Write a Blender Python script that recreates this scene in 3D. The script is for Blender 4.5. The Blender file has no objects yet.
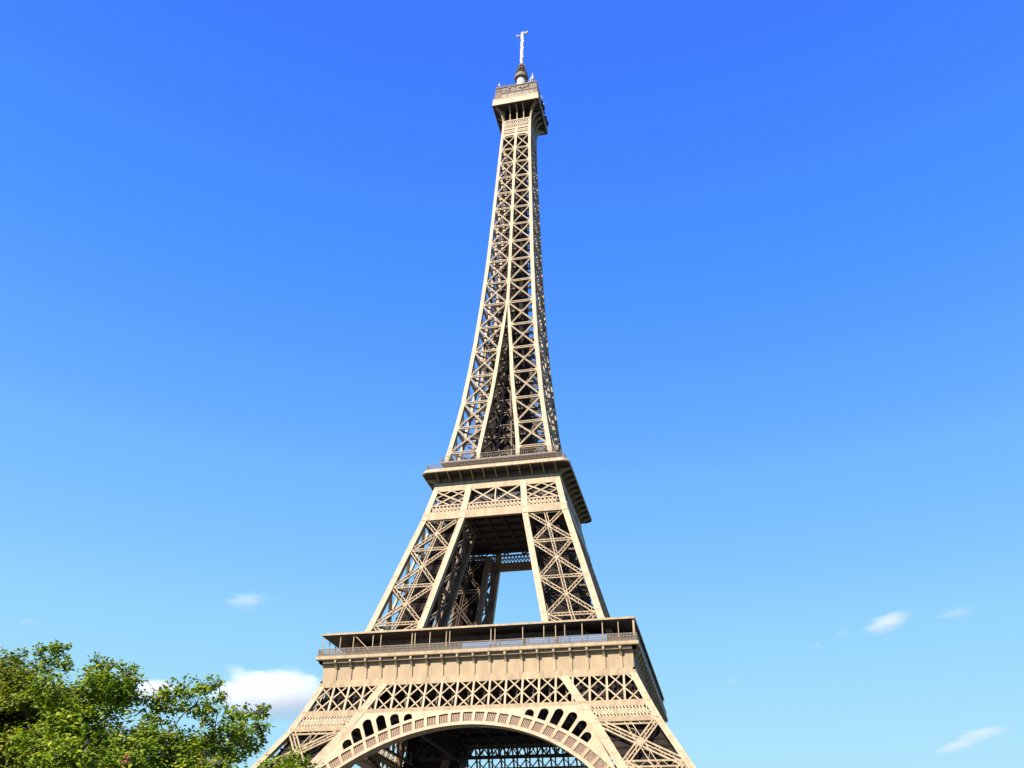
import bpy, math, random
from mathutils import Vector, Matrix, noise
from mathutils.geometry import tessellate_polygon

random.seed(7)
SC = bpy.context.scene
COL = SC.collection
R = math.radians

# ------------------------------------------------------------------ camera
cd = bpy.data.cameras.new('camera')
cam = bpy.data.objects.new('camera', cd)
COL.objects.link(cam)
SC.camera = cam
CAM_POS = Vector((54.10, -221.47, 2.08))
YAW, PITCH, ROLL, FPX = 0.2427, 0.5787, 0.0217, 882.15
_f = Vector((-math.sin(YAW) * math.cos(PITCH), math.cos(YAW) * math.cos(PITCH), math.sin(PITCH)))
_r0 = Vector((math.cos(YAW), math.sin(YAW), 0))
_u0 = _r0.cross(_f)
_r = _r0 * math.cos(ROLL) + _u0 * math.sin(ROLL)
_u = -_r0 * math.sin(ROLL) + _u0 * math.cos(ROLL)
m = Matrix((_r, _u, -_f)).transposed().to_4x4()
m.translation = CAM_POS
cam.matrix_world = m
cd.sensor_width = 36.0
cd.lens = FPX / 1024 * 36.0
cd.clip_start = 0.1
cd.clip_end = 20000

# ------------------------------------------------------------------ light
SUN_EL, SUN_AZ = R(43), R(203)          # azimuth clockwise from +Y
world = bpy.data.worlds.new('World')
SC.world = world
world.use_nodes = True
nt = world.node_tree
bg = nt.nodes['Background']
sky = nt.nodes.new('ShaderNodeTexSky')
sky.sky_type = 'NISHITA'
sky.sun_disc = False
sky.sun_elevation = SUN_EL
sky.sun_rotation = SUN_AZ
sep = nt.nodes.new('ShaderNodeSeparateColor')
comb = nt.nodes.new('ShaderNodeCombineColor')
nt.links.new(sky.outputs[0], sep.inputs[0])
# the phone's colour grading of the sky: one tone curve per channel
CURVES = [(1.2, [(0, .03), (.925, .050), (1.133, .051), (1.212, .054), (1.316, .063), (1.523, .082), (1.759, .117), (2.045, .160), (2.89, .287), (4.272, .462), (5.5, .5)]),
          (1.2, [(0, .14), (1.489, .185), (1.814, .202), (1.936, .225), (2.095, .258), (2.405, .318), (2.751, .390), (3.158, .455), (4.263, .655), (5.689, .807)]),
          (1.2, [(0, .95), (2.5, 1.01), (5.8, .985)])]
# the gradient is taken from one azimuth of the sky model, so that it depends on the height alone
tc = nt.nodes.new('ShaderNodeTexCoord'); sx_ = nt.nodes.new('ShaderNodeSeparateXYZ'); cx_ = nt.nodes.new('ShaderNodeCombineXYZ')
nt.links.new(tc.outputs['Generated'], sx_.inputs[0])
def mth(op, a, b=None):
    n_ = nt.nodes.new('ShaderNodeMath'); n_.operation = op
    for i_, v_ in enumerate((a, b)):
        if v_ is None: continue
        if isinstance(v_, (int, float)): n_.inputs[i_].default_value = v_
        else: nt.links.new(v_, n_.inputs[i_])
    return n_.outputs[0]
zq = mth('MULTIPLY', sx_.outputs[2], 0.6)
hq = mth('SQRT', mth('SUBTRACT', 1.0, mth('MULTIPLY', zq, zq)))
nt.links.new(mth('MULTIPLY', hq, math.sin(R(-14))), cx_.inputs[0]); nt.links.new(mth('MULTIPLY', hq, math.cos(R(-14))), cx_.inputs[1]); nt.links.new(zq, cx_.inputs[2])
nt.links.new(cx_.outputs[0], sky.inputs[0])
for ch, (ref, pts) in enumerate(CURVES):
    d = nt.nodes.new('ShaderNodeMath'); d.operation = 'DIVIDE'; d.inputs[1].default_value = 6.0
    q = nt.nodes.new('ShaderNodeMath'); q.operation = 'MULTIPLY'; q.inputs[1].default_value = 1 / (0.072 * 2 ** 1.1)
    cr = nt.nodes.new('ShaderNodeValToRGB'); cr.color_ramp.interpolation = 'B_SPLINE'
    e = cr.color_ramp.elements
    for n_, (x, y) in enumerate(pts):
        k = e[0] if n_ == 0 else (e[1] if n_ == 1 else e.new(x / 6))
        k.position = x / 6; k.color = (y, y, y, 1)
    nt.links.new(sep.outputs[ch], d.inputs[0]); nt.links.new(d.outputs[0], cr.inputs[0])
    nt.links.new(cr.outputs[0], q.inputs[0]); nt.links.new(q.outputs[0], comb.inputs[ch])
nt.links.new(comb.outputs[0], bg.inputs[0])
bg.inputs[1].default_value = 0.072

sd = bpy.data.lights.new('sun', 'SUN')
sun = bpy.data.objects.new('sun', sd)
COL.objects.link(sun)
sd.energy = 5.0
sd.angle = R(0.5)
sd.color = (1.0, 0.90, 0.74)
sdir = Vector((math.sin(SUN_AZ) * math.cos(SUN_EL), math.cos(SUN_AZ) * math.cos(SUN_EL), math.sin(SUN_EL)))
sun.rotation_euler = sdir.to_track_quat('Z', 'Y').to_euler()
sun.location = sdir * 400

SC.view_settings.view_transform = 'Standard'
SC.view_settings.look = 'None'
SC.view_settings.exposure = 1.1
SC.view_settings.gamma = 1
SC.view_settings.use_curve_mapping = False
SC.render.engine = 'CYCLES'
SC.cycles.max_bounces = 6
SC.cycles.diffuse_bounces = 1
SC.cycles.volume_bounces = 16
SC.cycles.transparent_max_bounces = 8

# ------------------------------------------------------------------ materials
def mat(name, base, rough=0.6, var=0.12, scale=0.35, metallic=0.0, detail_scale=6.0, streak=False, spec=0.4):
    M = bpy.data.materials.new(name)
    M.use_nodes = True
    t = M.node_tree
    b = t.nodes['Principled BSDF']
    b.inputs['Roughness'].default_value = rough
    b.inputs['Metallic'].default_value = metallic
    b.inputs['Specular IOR Level'].default_value = spec
    g = t.nodes.new('ShaderNodeNewGeometry')
    mp = t.nodes.new('ShaderNodeMapping')
    if streak: mp.inputs['Scale'].default_value = (1, 1, 0.25)
    n = t.nodes.new('ShaderNodeTexNoise')
    n.inputs['Scale'].default_value = scale
    n.inputs['Detail'].default_value = detail_scale
    t.links.new(g.outputs['Position'], mp.inputs['Vector'])
    t.links.new(mp.outputs[0], n.inputs['Vector'])
    cr = t.nodes.new('ShaderNodeValToRGB')
    cr.color_ramp.elements[0].position = 0.3
    cr.color_ramp.elements[1].position = 0.7
    cr.color_ramp.elements[0].color = tuple(c * (1 - var) for c in base) + (1,)
    cr.color_ramp.elements[1].color = tuple(min(1, c * (1 + var)) for c in base) + (1,)
    t.links.new(n.outputs['Fac'], cr.inputs[0])
    t.links.new(cr.outputs[0], b.inputs['Base Color'])
    return M

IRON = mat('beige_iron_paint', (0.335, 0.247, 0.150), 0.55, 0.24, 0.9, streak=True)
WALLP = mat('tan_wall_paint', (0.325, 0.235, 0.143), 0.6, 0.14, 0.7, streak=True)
IRON_IN = mat('shade_brown_iron', (0.135, 0.098, 0.068), 0.7, 0.25, 0.8, streak=True)  # iron paint darkened to put the shade of inner parts into the colour
MESH = mat('brown_trellis_iron', (0.23, 0.15, 0.10), 0.65, 0.15, 1.2)
SHADE_DECK = mat('shade_dark_deck', (0.05, 0.042, 0.045), 0.8, 0.25, 0.4)  # darkened to paint in underside shade, on girders and inner truss too
ROOFM = mat('grey_roof_sheet', (0.04, 0.034, 0.036), 0.6, 0.1, 0.5)
PAV = mat('dark_pavilion_panel', (0.07, 0.05, 0.05), 0.45, 0.3, 0.5)
WHITE = mat('white_mast_paint', (0.55, 0.54, 0.53), 0.5, 0.12, 1.5)
STONE = mat('pale_masonry', (0.36, 0.32, 0.26), 0.85, 0.2, 0.6)
SHADE_BLACK = mat('inner_shade_black', (0.022, 0.016, 0.015), 0.85, 0.45, 0.7, spec=0.1)  # near-black, paints in the darkness inside legs, shaft and summit
RAIL = mat('grey_brown_rail', (0.17, 0.135, 0.105), 0.7, 0.15, 1.2)
BARK = mat('grey_brown_bark', (0.11, 0.08, 0.055), 0.9, 0.35, 6.0)

def glass_mat():
    M = bpy.data.materials.new('pale_blue_glass')
    M.use_nodes = True
    t = M.node_tree
    b = t.nodes['Principled BSDF']
    b.inputs['Base Color'].default_value = (0.16, 0.32, 0.58, 1)
    b.inputs['Roughness'].default_value = 0.05
    b.inputs['Specular IOR Level'].default_value = 1.0
    b.inputs['Metallic'].default_value = 0.25
    return M
GLASS = glass_mat()

def leaf_mat(name, c1, c2, c3):
    M = bpy.data.materials.new(name)
    M.use_nodes = True
    t = M.node_tree
    b = t.nodes['Principled BSDF']
    out = t.nodes['Material Output']
    g = t.nodes.new('ShaderNodeNewGeometry')
    cr = t.nodes.new('ShaderNodeValToRGB')
    e = cr.color_ramp.elements
    e[0].position = 0.0; e[0].color = c1 + (1,)
    e[1].position = 1.0; e[1].color = c3 + (1,)
    k = e.new(0.6); k.color = c2 + (1,)
    t.links.new(g.outputs['Random Per Island'], cr.inputs[0])
    t.links.new(cr.outputs[0], b.inputs['Base Color'])
    b.inputs['Roughness'].default_value = 0.5
    b.inputs['Specular IOR Level'].default_value = 0.18
    tr = t.nodes.new('ShaderNodeBsdfTranslucent')
    mx = t.nodes.new('ShaderNodeMixShader')
    mul = t.nodes.new('ShaderNodeMix'); mul.data_type = 'RGBA'; mul.blend_type = 'MULTIPLY'
    mul.inputs[0].default_value = 1.0
    t.links.new(cr.outputs[0], mul.inputs[6]); mul.inputs[7].default_value = (1.5, 1.5, 0.5, 1)
    t.links.new(mul.outputs[2], tr.inputs[0])
    mx.inputs[0].default_value = 0.3
    t.links.new(b.outputs[0], mx.inputs[1]); t.links.new(tr.outputs[0], mx.inputs[2])
    t.links.new(mx.outputs[0], out.inputs[0])
    return M
LEAF = leaf_mat('green_leaves', (0.05, 0.10, 0.006), (0.15, 0.225, 0.010), (0.33, 0.35, 0.02))
LEAF_D = leaf_mat('deep_green_leaves', (0.045, 0.075, 0.006), (0.13, 0.165, 0.010), (0.25, 0.25, 0.02))
LEAF_R = leaf_mat('red_brown_leaves', (0.20, 0.06, 0.03), (0.26, 0.10, 0.05), (0.30, 0.16, 0.07))

# ------------------------------------------------------------------ helpers
def interp(tab, z):
    if z <= tab[0][0]: return tab[0][1]
    for (a, va), (b, vb) in zip(tab, tab[1:]):
        if z <= b: return va + (vb - va) * (z - a) / (b - a)
    return tab[-1][1]

SWAY = [(42, 1.05), (55, .42), (66, .3), (98, -.15), (111, -.25), (118, -.6), (161, -.6), (214, -.28), (250, -.09), (272, .36), (326, .4)]
def warp(v):                       # the real tower is not perfectly plumb
    return (v[0] + interp(SWAY, v[2]), v[1], v[2])

class MB:
    def __init__(s): s.v = []; s.f = []
    def add(s, vs, fs):
        o = len(s.v); s.v += [tuple(v) for v in vs]; s.f += [tuple(i + o for i in f) for f in fs]
    def hexa(s, p):                # 8 corners: bottom 4, top 4
        s.add(p, [(3, 2, 1, 0), (4, 5, 6, 7), (0, 1, 5, 4), (1, 2, 6, 5), (2, 3, 7, 6), (3, 0, 4, 7)])
    def box(s, x0, x1, y0, y1, z0, z1):
        s.hexa([(x0, y0, z0), (x1, y0, z0), (x1, y1, z0), (x0, y1, z0), (x0, y0, z1), (x1, y0, z1), (x1, y1, z1), (x0, y1, z1)])
    def bar(s, p, q, w, t, n):     # w across, t along n
        p = Vector(p); q = Vector(q); d = (q - p)
        if d.length < 1e-6: return
        d.normalize(); n = Vector(n); side = d.cross(n).normalized(); n = side.cross(d).normalized()
        a = side * (w / 2); b = n * (t / 2)
        s.hexa([p - a - b, p + a - b, p + a + b, p - a + b, q - a - b, q + a - b, q + a + b, q - a + b])
    def rings(s, rs, cap=True, closed=False):
        n = len(rs[0]); o = len(s.v)
        for r in rs: s.v += [tuple(v) for v in r]
        m_ = len(rs)
        for i in range(m_ if closed else m_ - 1):
            a = o + i * n; b = o + ((i + 1) % m_) * n
            for j in range(n):
                k = (j + 1) % n
                s.f.append((a + j, a + k, b + k, b + j))
        if cap and not closed:
            s.f.append(tuple(o + j for j in reversed(range(n))))
            s.f.append(tuple(o + (m_ - 1) * n + j for j in range(n)))
    def tube(s, pts, rad, n=8):
        rs = []
        for i, p in enumerate(pts):
            p = Vector(p)
            d = (Vector(pts[min(i + 1, len(pts) - 1)]) - Vector(pts[max(i - 1, 0)])).normalized()
            a = d.orthogonal().normalized(); b = d.cross(a)
            r = rad[i] if isinstance(rad, (list, tuple)) else rad
            rs.append([p + (a * math.cos(2 * math.pi * j / n) + b * math.sin(2 * math.pi * j / n)) * r for j in range(n)])
        s.rings(rs)
    def lathe(s, prof, cx=0, cy=0, n=20):
        s.rings([[(cx + r * math.cos(2 * math.pi * j / n), cy + r * math.sin(2 * math.pi * j / n), z) for j in range(n)] for r, z in prof])
    def build(s, name, material, parent=None, w=True, smooth=False):
        me = bpy.data.meshes.new(name)
        me.from_pydata([warp(v) for v in s.v] if w else s.v, [], s.f)
        me.materials.append(material)
        if smooth:
            for p in me.polygons: p.use_smooth = True
        o = bpy.data.objects.new(name, me)
        COL.objects.link(o)
        if parent: o.parent = parent
        return o

def thing(name, label, cat, loc=(0, 0, 0), group=None):
    o = bpy.data.objects.new(name, None); COL.objects.link(o); o.location = loc
    o['label'] = label; o['category'] = cat
    if group: o['group'] = group
    return o

# ------------------------------------------------------------------ ground
g = MB()
g.add([(-9000, -9000, 0), (9000, -9000, 0), (9000, 9000, 0), (-9000, 9000, 0)], [(0, 1, 2, 3)])
GR = mat('pale_gravel_and_grass', (0.06, 0.062, 0.035), 0.95, 0.3, 0.03)
go = g.build('ground', GR, w=False); go['kind'] = 'structure'
g = MB()
g.box(-95, 95, -95, 95, 0.0, 0.12)
PVM = mat('grey_paving', (0.085, 0.08, 0.075), 0.9, 0.2, 0.2)
po = g.build('esplanade_pavement', PVM, w=False); po['kind'] = 'structure'

# ------------------------------------------------------------------ tower
PW = [(0, 64.5), (32, 45.6), (42, 39.75), (46.5, 37.7), (52.8, 35.1), (67, 28.3), (98.6, 19.4), (109.7, 17.0), (118.1, 15.2), (129, 13.5),
      (138, 12.3), (148, 11.3), (161, 10.1), (176, 9.05), (195, 8.0), (213.7, 7.24), (250, 5.88), (260, 5.55), (272, 5.4)]
PG = [(0, 48), (33.2, 30.8), (42, 25.4), (52.8, 18.8), (67, 14.1), (98.2, 7.65), (107, 6.4), (118.1, 5.0), (120.4, 5.0), (129, 4.1), (138, 3.0), (148, 2.0), (157.4, 1.35), (166.9, 0.75), (176, 0.5)]
Wd = lambda z: interp(PW, z)
Gd = lambda z: interp(PG, z)

tower = thing('lattice_tower', 'tall beige wrought iron lattice tower with arched foot and white mast', 'tower')

def fp(k, x, d, z):               # point of face k: x sideways, d outwards
    return ((x, -d, z), (d, x, z), (-x, d, z), (-d, -x, z))[k]
FN = [(0, -1, 0), (1, 0, 0), (0, 1, 0), (-1, 0, 0)]

def fbar(mb, k, a, b, w, t, off=0.0, dfun=Wd, jit=0.012):
    j = random.uniform(-jit, jit) + off
    mb.bar(fp(k, a[0], dfun(a[1]) + j - t / 2, a[1]), fp(k, b[0], dfun(b[1]) + j - t / 2, b[1]), w, t * random.uniform(.98, 1.0), FN[k])

def laced(mb, k, a, b, W, off, dfun, flange=0.2, depth=0.5, lace=0.09, mid=False, back=False):
    A = Vector(a); B = Vector(b); d = B - A; L = d.length
    if L < .3: return
    d /= L; nrm = Vector((-d.y, d.x)) * (W / 2 - flange / 2)
    fbar(mb, k, A + nrm, B + nrm, flange, depth, off, dfun)
    fbar(mb, k, A - nrm, B - nrm, flange, depth, off, dfun)
    if mid: fbar(mb, k, A, B, flange * .8, depth * .8, off - .05, dfun)
    n = max(2, int(L / (W * 0.9)))
    for i in range(n):
        p = A + d * (L * i / n); q = A + d * (L * (i + 1) / n)
        s1 = 1 if i % 2 else -1
        fbar(mb, k, p + nrm * s1, q - nrm * s1, lace, 0.06, off - .04, dfun)

def square_col(mb, zs, fx, fy):   # loft with x range fx(z), y range fy(z)
    rs = []
    for z in zs:
        x0, x1 = fx(z); y0, y1 = fy(z)
        rs.append([(x0, y0, z), (x1, y0, z), (x1, y1, z), (x0, y1, z)])
    mb.rings(rs)

def rng(f, s, b, inner):          # beam interval along one axis
    if inner: return lambda z: tuple(sorted((s * f(z), s * (f(z) + b(z)))))
    return lambda z: tuple(sorted((s * (f(z) - b(z)), s * f(z))))

def zs_of(z0, z1):
    zz = sorted(set([z0, z1] + [z for z, _ in PW + PG if z0 < z < z1]))
    return zz

def edge_ridge(mb, zs, sx, sy, bx):
    pass

def leg(z0, z1, nodes, bo, bi, W, mid, name, vmid=True):
    """four legs between z0 and z1; nodes = heights of the X panels"""
    for sx in (-1, 1):
        for sy in (-1, 1):
            part = bpy.data.objects.new(name, None); COL.objects.link(part); part.parent = tower
            bo_ = lambda z: bo; bi_ = lambda z: bi
            zs = zs_of(z0, z1)
            for ix in (0, 1):
                for iy in (0, 1):
                    mb = MB()
                    fx = rng(Gd if ix else Wd, sx, bi_ if ix else bo_, ix)
                    fy = rng(Gd if iy else Wd, sy, bi_ if iy else bo_, iy)
                    square_col(mb, zs, fx, fy)
                    # riveted flange strips that stand 6 cm proud on the beam edges
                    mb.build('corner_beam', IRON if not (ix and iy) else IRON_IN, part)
            # lattice on the four faces of the leg
            for k in range(4):
                for s in (-1, 1):
                    P = fp(k, s, 1, 0)
                    if (P[0] > 0) != (sx > 0) or (P[1] > 0) != (sy > 0): continue
                    for face in (0, 1):
                        mb = MB()
                        df = Wd if face == 0 else (lambda z: Gd(z) + 0.7)
                        off = -0.18 if face == 0 else 0.0
                        xin = lambda z: s * (Gd(z) + bi * .85); xout = lambda z: s * (Wd(z) - bo * .85); xm = lambda z: s * (Gd(z) + bi + Wd(z) - bo) / 2
                        for a, b in zip(nodes, nodes[1:]):
                            laced(mb, k, (xin(a), a), (xout(b), b), W, off, df, flange=.165 * W / .9, mid=mid)
                            laced(mb, k, (xout(a), a), (xin(b), b), W, off - .06, df, flange=.165 * W / .9, mid=mid)
                            if vmid: laced(mb, k, (xm(a), a), (xm(b), b), W * .8, off - .16, df, flange=.15)
                            zc = (a + b) / 2; g_ = W * .75
                            # gusset plate where the diagonals cross
                            c = fp(k, xm(zc), df(zc) + off + .03, zc)
                            q = [fp(k, xm(zc) + u * g_ * .6, df(zc + v * g_ * .6) + off + .03, zc + v * g_ * .6) for u, v in ((-1, 0), (0, -1), (1, 0), (0, 1))]
                            q2 = [fp(k, xm(zc) + u * g_ * .6, df(zc + v * g_ * .6) + off - .03, zc + v * g_ * .6) for u, v in ((-1, 0), (0, -1), (1, 0), (0, 1))]
                            mb.hexa(q + q2)
                        if face == 0:
                            for za, zb in zip(zs, zs[1:]):
                                for fx in (lambda z: s * (Wd(z) - bo + .1), lambda z: s * (Wd(z) - .1), lambda z: s * (Gd(z) + .1), lambda z: s * (Gd(z) + bi - .1)) + ((lambda z: s * (Gd(z) + bi * .5),) if bi > 1.6 else ()):
                                    fbar(mb, k, (fx(za), za), (fx(zb), zb), .2, .3, .07, jit=0.002)
                        if face == 0:
                            zz = z0 + 1.3
                            while zz < z1 - 1:
                                for xa, xb in ((Wd(zz) - bo + .12, Wd(zz) - .12), (Gd(zz) + .12, Gd(zz) + bi - .12)):
                                    fbar(mb, k, (s * xa, zz), (s * xb, zz), .3, .3, .028, jit=0.002)
                                zz += 3.1
                        for a in nodes:
                            laced(mb, k, (xin(a), a), (xout(a), a), W * .9, off - .1, df, flange=.18 * W / .9)
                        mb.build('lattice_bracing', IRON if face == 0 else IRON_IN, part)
            # horizontal diaphragms, and a solid dark box added inside the leg
            for a in nodes:
                mb = MB()
                g0, w0 = Gd(a) + .3, Wd(a) - .6
                for p, q in (((g0, g0), (w0, w0)), ((g0, w0), (w0, g0)), (((g0 + w0) / 2, g0), ((g0 + w0) / 2, w0)), ((g0, (g0 + w0) / 2), (w0, (g0 + w0) / 2))):
                    mb.bar((sx * p[0], sy * p[1], a + random.uniform(-.2, .2)), (sx * q[0], sy * q[1], a + random.uniform(-.2, .2)), .3, .45, (0, 0, 1))
                mb.build('diaphragm', IRON_IN, part)
            mb = MB()
            u0, u1 = (.20, .70) if z0 > 50 else (.10, .88)
            f0 = lambda z: Gd(z) + (Wd(z) - Gd(z)) * u0
            f1 = lambda z: Gd(z) + (Wd(z) - Gd(z)) * u1
            square_col(mb, zs, lambda z: tuple(sorted((sx * f0(z), sx * f1(z)))), lambda z: tuple(sorted((sy * f0(z), sy * f1(z)))))
            n = int((z1 - z0) / 1.6)
            for i in range(n):
                z = z0 + (z1 - z0) * i / n
                c = Gd(z) + (Wd(z) - Gd(z)) * .5; hw = (Wd(z) - Gd(z)) * (u1 - u0) * .515; c = Gd(z) + (Wd(z) - Gd(z)) * (u0 + u1) / 2
                mb.box(sx * c - hw, sx * c + hw, sy * c - hw, sy * c + hw, z, z + .35)
            mb.build('shade_leg_box', SHADE_BLACK, part)  # blocks sky and sun, to make the inside of the leg dark

leg(3.0, 52.7, [5.2, 14.8, 24.2, 33.2, 42.0], 1.35, 1.9, 1.6, True, 'lower_leg')
leg(58.3, 98.3, [58.6, 68.3, 78.5, 89.1, 98.2], 1.45, 1.5, 1.0, False, 'upper_leg')

# masonry feet
for sx in (-1, 1):
    for sy in (-1, 1):
        mb = MB()
        a, b = 46.5, 66
        mb.rings([[(sx * x, sy * y, z) for x, y in ((a - i, a - i), (b + i, a - i), (b + i, b + i), (a - i, b + i))] for i, z in ((1.5, 0.125), (1.5, 1.2), (0, 1.4), (0, 3.0))])
        mb.build('masonry_foot', STONE, tower)

# ---- arches, spandrels and first floor frieze
AC, AR0, AR1 = 3.05, 39.3, 42.6
def arc(r, t): return (r * math.sin(t), AC + r * math.cos(t))
for k in range(4):
    arch = bpy.data.objects.new('arch', None); COL.objects.link(arch); arch.parent = tower
    T = R(62)
    def band(r0, r1, off, depth, name, material, n=96):
        mb = MB(); rs = []
        for i in range(n + 1):
            t = -T + 2 * T * i / n
            (x0, z0), (x1, z1) = arc(r0, t), arc(r1, t)
            rs.append([fp(k, x0, Wd(z0) + off, z0), fp(k, x1, Wd(z1) + off, z1), fp(k, x1, Wd(z1) + off - depth, z1), fp(k, x0, Wd(z0) + off - depth, z0)])
        mb.rings(rs)
        if name == 'arch_flange' and r0 > 41:
            for i in range(-17, 18):
                t = (i + .5) * 2.56 / 41.0
                if abs(t) < T: fbar(mb, k, arc(39.9, t), arc(42.2, t), .62, .7, 0.04)
        mb.build(name, material, arch)
    band(42.05, 42.6, 0.08, 1.2, 'arch_flange', IRON)
    band(39.3, 40.0, 0.10, 3.0, 'arch_flange', IRON)
    dt = 2.56 / 41.0
    tr = MB()
    for i in range(-17, 17):
        for j in range(7):       # trellis of each ring panel
            t0 = (i + .5) * dt; t1 = t0 + dt
            u = (j + .5) / 7
            a = arc(40.0, t0 + dt * u); b = arc(42.1, t0 + dt * u)
            fbar(tr, k, a, b, .2, .12, -0.25)
        for j in range(6):
            r = 40.1 + 2.0 * (j + .3) / 6
            fbar(tr, k, arc(r, (i + .5) * dt), arc(r, (i + 1.5) * dt), .19, .1, -0.33)
    tr.build('arch_trellis', MESH, arch)
    # spandrel plate with arched holes
    outer = []
    n = 60
    for i in range(n + 1):
        x = -31.5 + 63 * i / n
        outer.append((x, AC + math.sqrt(42.3 ** 2 - x * x)))
    outer += [(23.4, 46.2), (-23.4, 46.2)]
    holes = []
    for sgn in (-1, 1):
        for x, rt in ((13.4, 44.2), (16.1, 45.3), (18.75, 46.3), (21.25, 46.8), (23.5, 46.2), (25.4, 44.7)):
            zc = {13.4: 44.1, 16.1: 43.7, 18.75: 42.9, 21.25: 41.6, 23.5: 40.0, 25.4: 38.2}[x]
            t = sgn * math.atan2(x, AC * 0 + 43.6 - .0 * x) if False else sgn * math.asin(x / 44.4)
            pts = []
            hw = .95
            rb = 42.75
            rr = min(hw, rt - rb - .15)
            for dx_, r_ in [(-hw, rb), (hw, rb)] + [(hw * math.cos(math.pi * q / 8), rt - rr + rr * math.sin(math.pi * q / 8)) for q in range(9)]:
                tt = t + dx_ / 44.0
                pts.append(arc(r_, tt))
            holes.append(pts)
    loops = [outer] + holes
    flat = [p for lp in loops for p in lp]
    tris = tessellate_polygon([[Vector((p[0], p[1], 0)) for p in lp] for lp in loops])
    mb = MB()
    F = [fp(k, p[0], Wd(p[1]) - .10, p[1]) for p in flat]; B = [fp(k, p[0], Wd(p[1]) - .45, p[1]) for p in flat]
    N = len(flat)
    mb.add(F + B, [tuple(t) for t in tris] + [tuple(i + N for i in reversed(t)) for t in tris])
    o_ = 0
    for lp in loops:
        for i in range(len(lp)):
            j = (i + 1) % len(lp)
            mb.f.append((o_ + i, o_ + j, o_ + j + N, o_ + i + N))
        o_ += len(lp)
    mb.build('spandrel_plate', IRON, arch)

    # frieze of the first floor
    fz = bpy.data.objects.new('frieze', None); COL.objects.link(fz); fz.parent = tower
    mb = MB()
    w1 = Wd(46) ; 
    fbar(mb, k, (-37.6, 46.0), (37.6, 46.0), 0.95, 1.0, 0.06, jit=0)          # beam over the arch
    fbar(mb, k, (-35.15, 52.45), (35.15, 52.45), 0.8, 1.1, 0.07, jit=0)       # top beam
    fbar(mb, k, (-35.3, 52.95), (35.3, 52.95), 0.3, 1.1, 0.22, jit=0)
    for s in (-1, 1):
        fbar(mb, k, (s * (Gd(42.4) + 1.3), 42.35), (s * (Wd(42.4) - .5), 42.35), .75, .9, 0.05, jit=0)
    mb.build('frieze_beam', IRON, fz)
    mb = MB()
    z0, z1 = 46.45, 52.1; zm = (z0 + z1) / 2
    cell = 3.57
    for i in range(-10, 11):
        x = cell * (i + .14)
        if abs(x) < Wd(z1) - .3:
            xb = x
            fbar(mb, k, (xb, z0), (x, z1), .42, .5, -0.05)
    lim = lambda z: Wd(z) - 1.0
    hc = cell
    for i in range(-12, 12):
        xc = cell * (i + .64)
        for s in (-1, 1):
            # two crossings per cell: a diamond between the posts
            for (xa, za), (xb, zb) in (((xc - s * cell * .5, zm), (xc + s * cell * .30, z1)), ((xc - s * cell * .5, zm), (xc + s * cell * .30, z0))):
                for _c in range(6):
                    for e in (0, 1):
                        x_, z_ = ((xa, za), (xb, zb))[e]
                        if abs(x_) > lim(z_):
                            ox, oz = ((xb, zb), (xa, za))[e]
                            if abs(ox) > lim(oz): continue
                            u_ = (abs(x_) - lim(z_)) / max(.01, abs(x_ - ox)); nx, nz = x_ + (ox - x_) * u_, z_ + (oz - z_) * u_
                            if e == 0: xa, za = nx, nz
                            else: xb, zb = nx, nz
                if max(abs(xa) - lim(za), abs(xb) - lim(zb)) < .1:
                    fbar(mb, k, (xa, za), (xb, zb), .27, .25, -0.15 - .05 * s, jit=.02)
    mb.build('frieze_lattice', IRON, fz)
    # posterior layer of the same girder, seen dark through the lattice
    mb = MB()
    for i in range(-9, 10):
        x = cell * (i + .64)
        mb.bar(fp(k, x, Wd(49) - 3.4, z0), fp(k, x, Wd(49) - 3.4, z1), .35, .5, FN[k])
    mb.bar(fp(k, -33, Wd(49) - 3.4, z0), fp(k, 33, Wd(49) - 3.4, z0), .5, .7, FN[k])
    mb.build('frieze_back_truss', IRON_IN, fz)
    mb = MB()
    di = 19.5
    for z, w in ((46.9, .8), (51.6, .8), (49.2, .3)):
        mb.bar(fp(k, -30, di, z), fp(k, 30, di, z), w, .8, FN[k])
    for i in range(-11, 12):
        x = 2.6 * i
        mb.bar(fp(k, x, di, 46.9), fp(k, x, di, 51.6), .25, .5, FN[k])
        mb.bar(fp(k, x, di - .1, 46.9), fp(k, x + 2.6, di - .1, 51.6), .3, .3, FN[k])
        mb.bar(fp(k, x + 2.6, di - .5, 46.9), fp(k, x, di - .5, 51.6), .3, .3, FN[k])
    mb.build('inner_truss', SHADE_DECK, fz)
    # fine scrollwork strip over the legs
    for s in (-1, 1):
        mb = MB()
        za, zb = 42.75, 45.5; n = 17
        xa = lambda z: Gd(z) + 1.9; xo = lambda z: Wd(z) - 1.2
        for i in range(n):
            for sg in (0, 1):
                u0 = i / n; u1 = (i + 1.8) / n
                if u1 > 1: continue
                if sg: u0, u1 = u1, u0
                fbar(mb, k, (s * (xa(za) + (xo(za) - xa(za)) * u0), za), (s * (xa(zb) + (xo(zb) - xa(zb)) * u1), zb), .24, .15, -.12, jit=.03)
        fbar(mb, k, (s * xa(44.1), 44.1), (s * xo(44.1), 44.1), .3, .15, -.18)
        for z in (42.85, 45.4):
            fbar(mb, k, (s * (xa(z) - .6), z), (s * (xo(z) + .5), z), .35, .5, .0)
        mb.build('scroll_lattice', IRON, fz)

    # wall and consoles under the gallery
    mb = MB()
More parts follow.
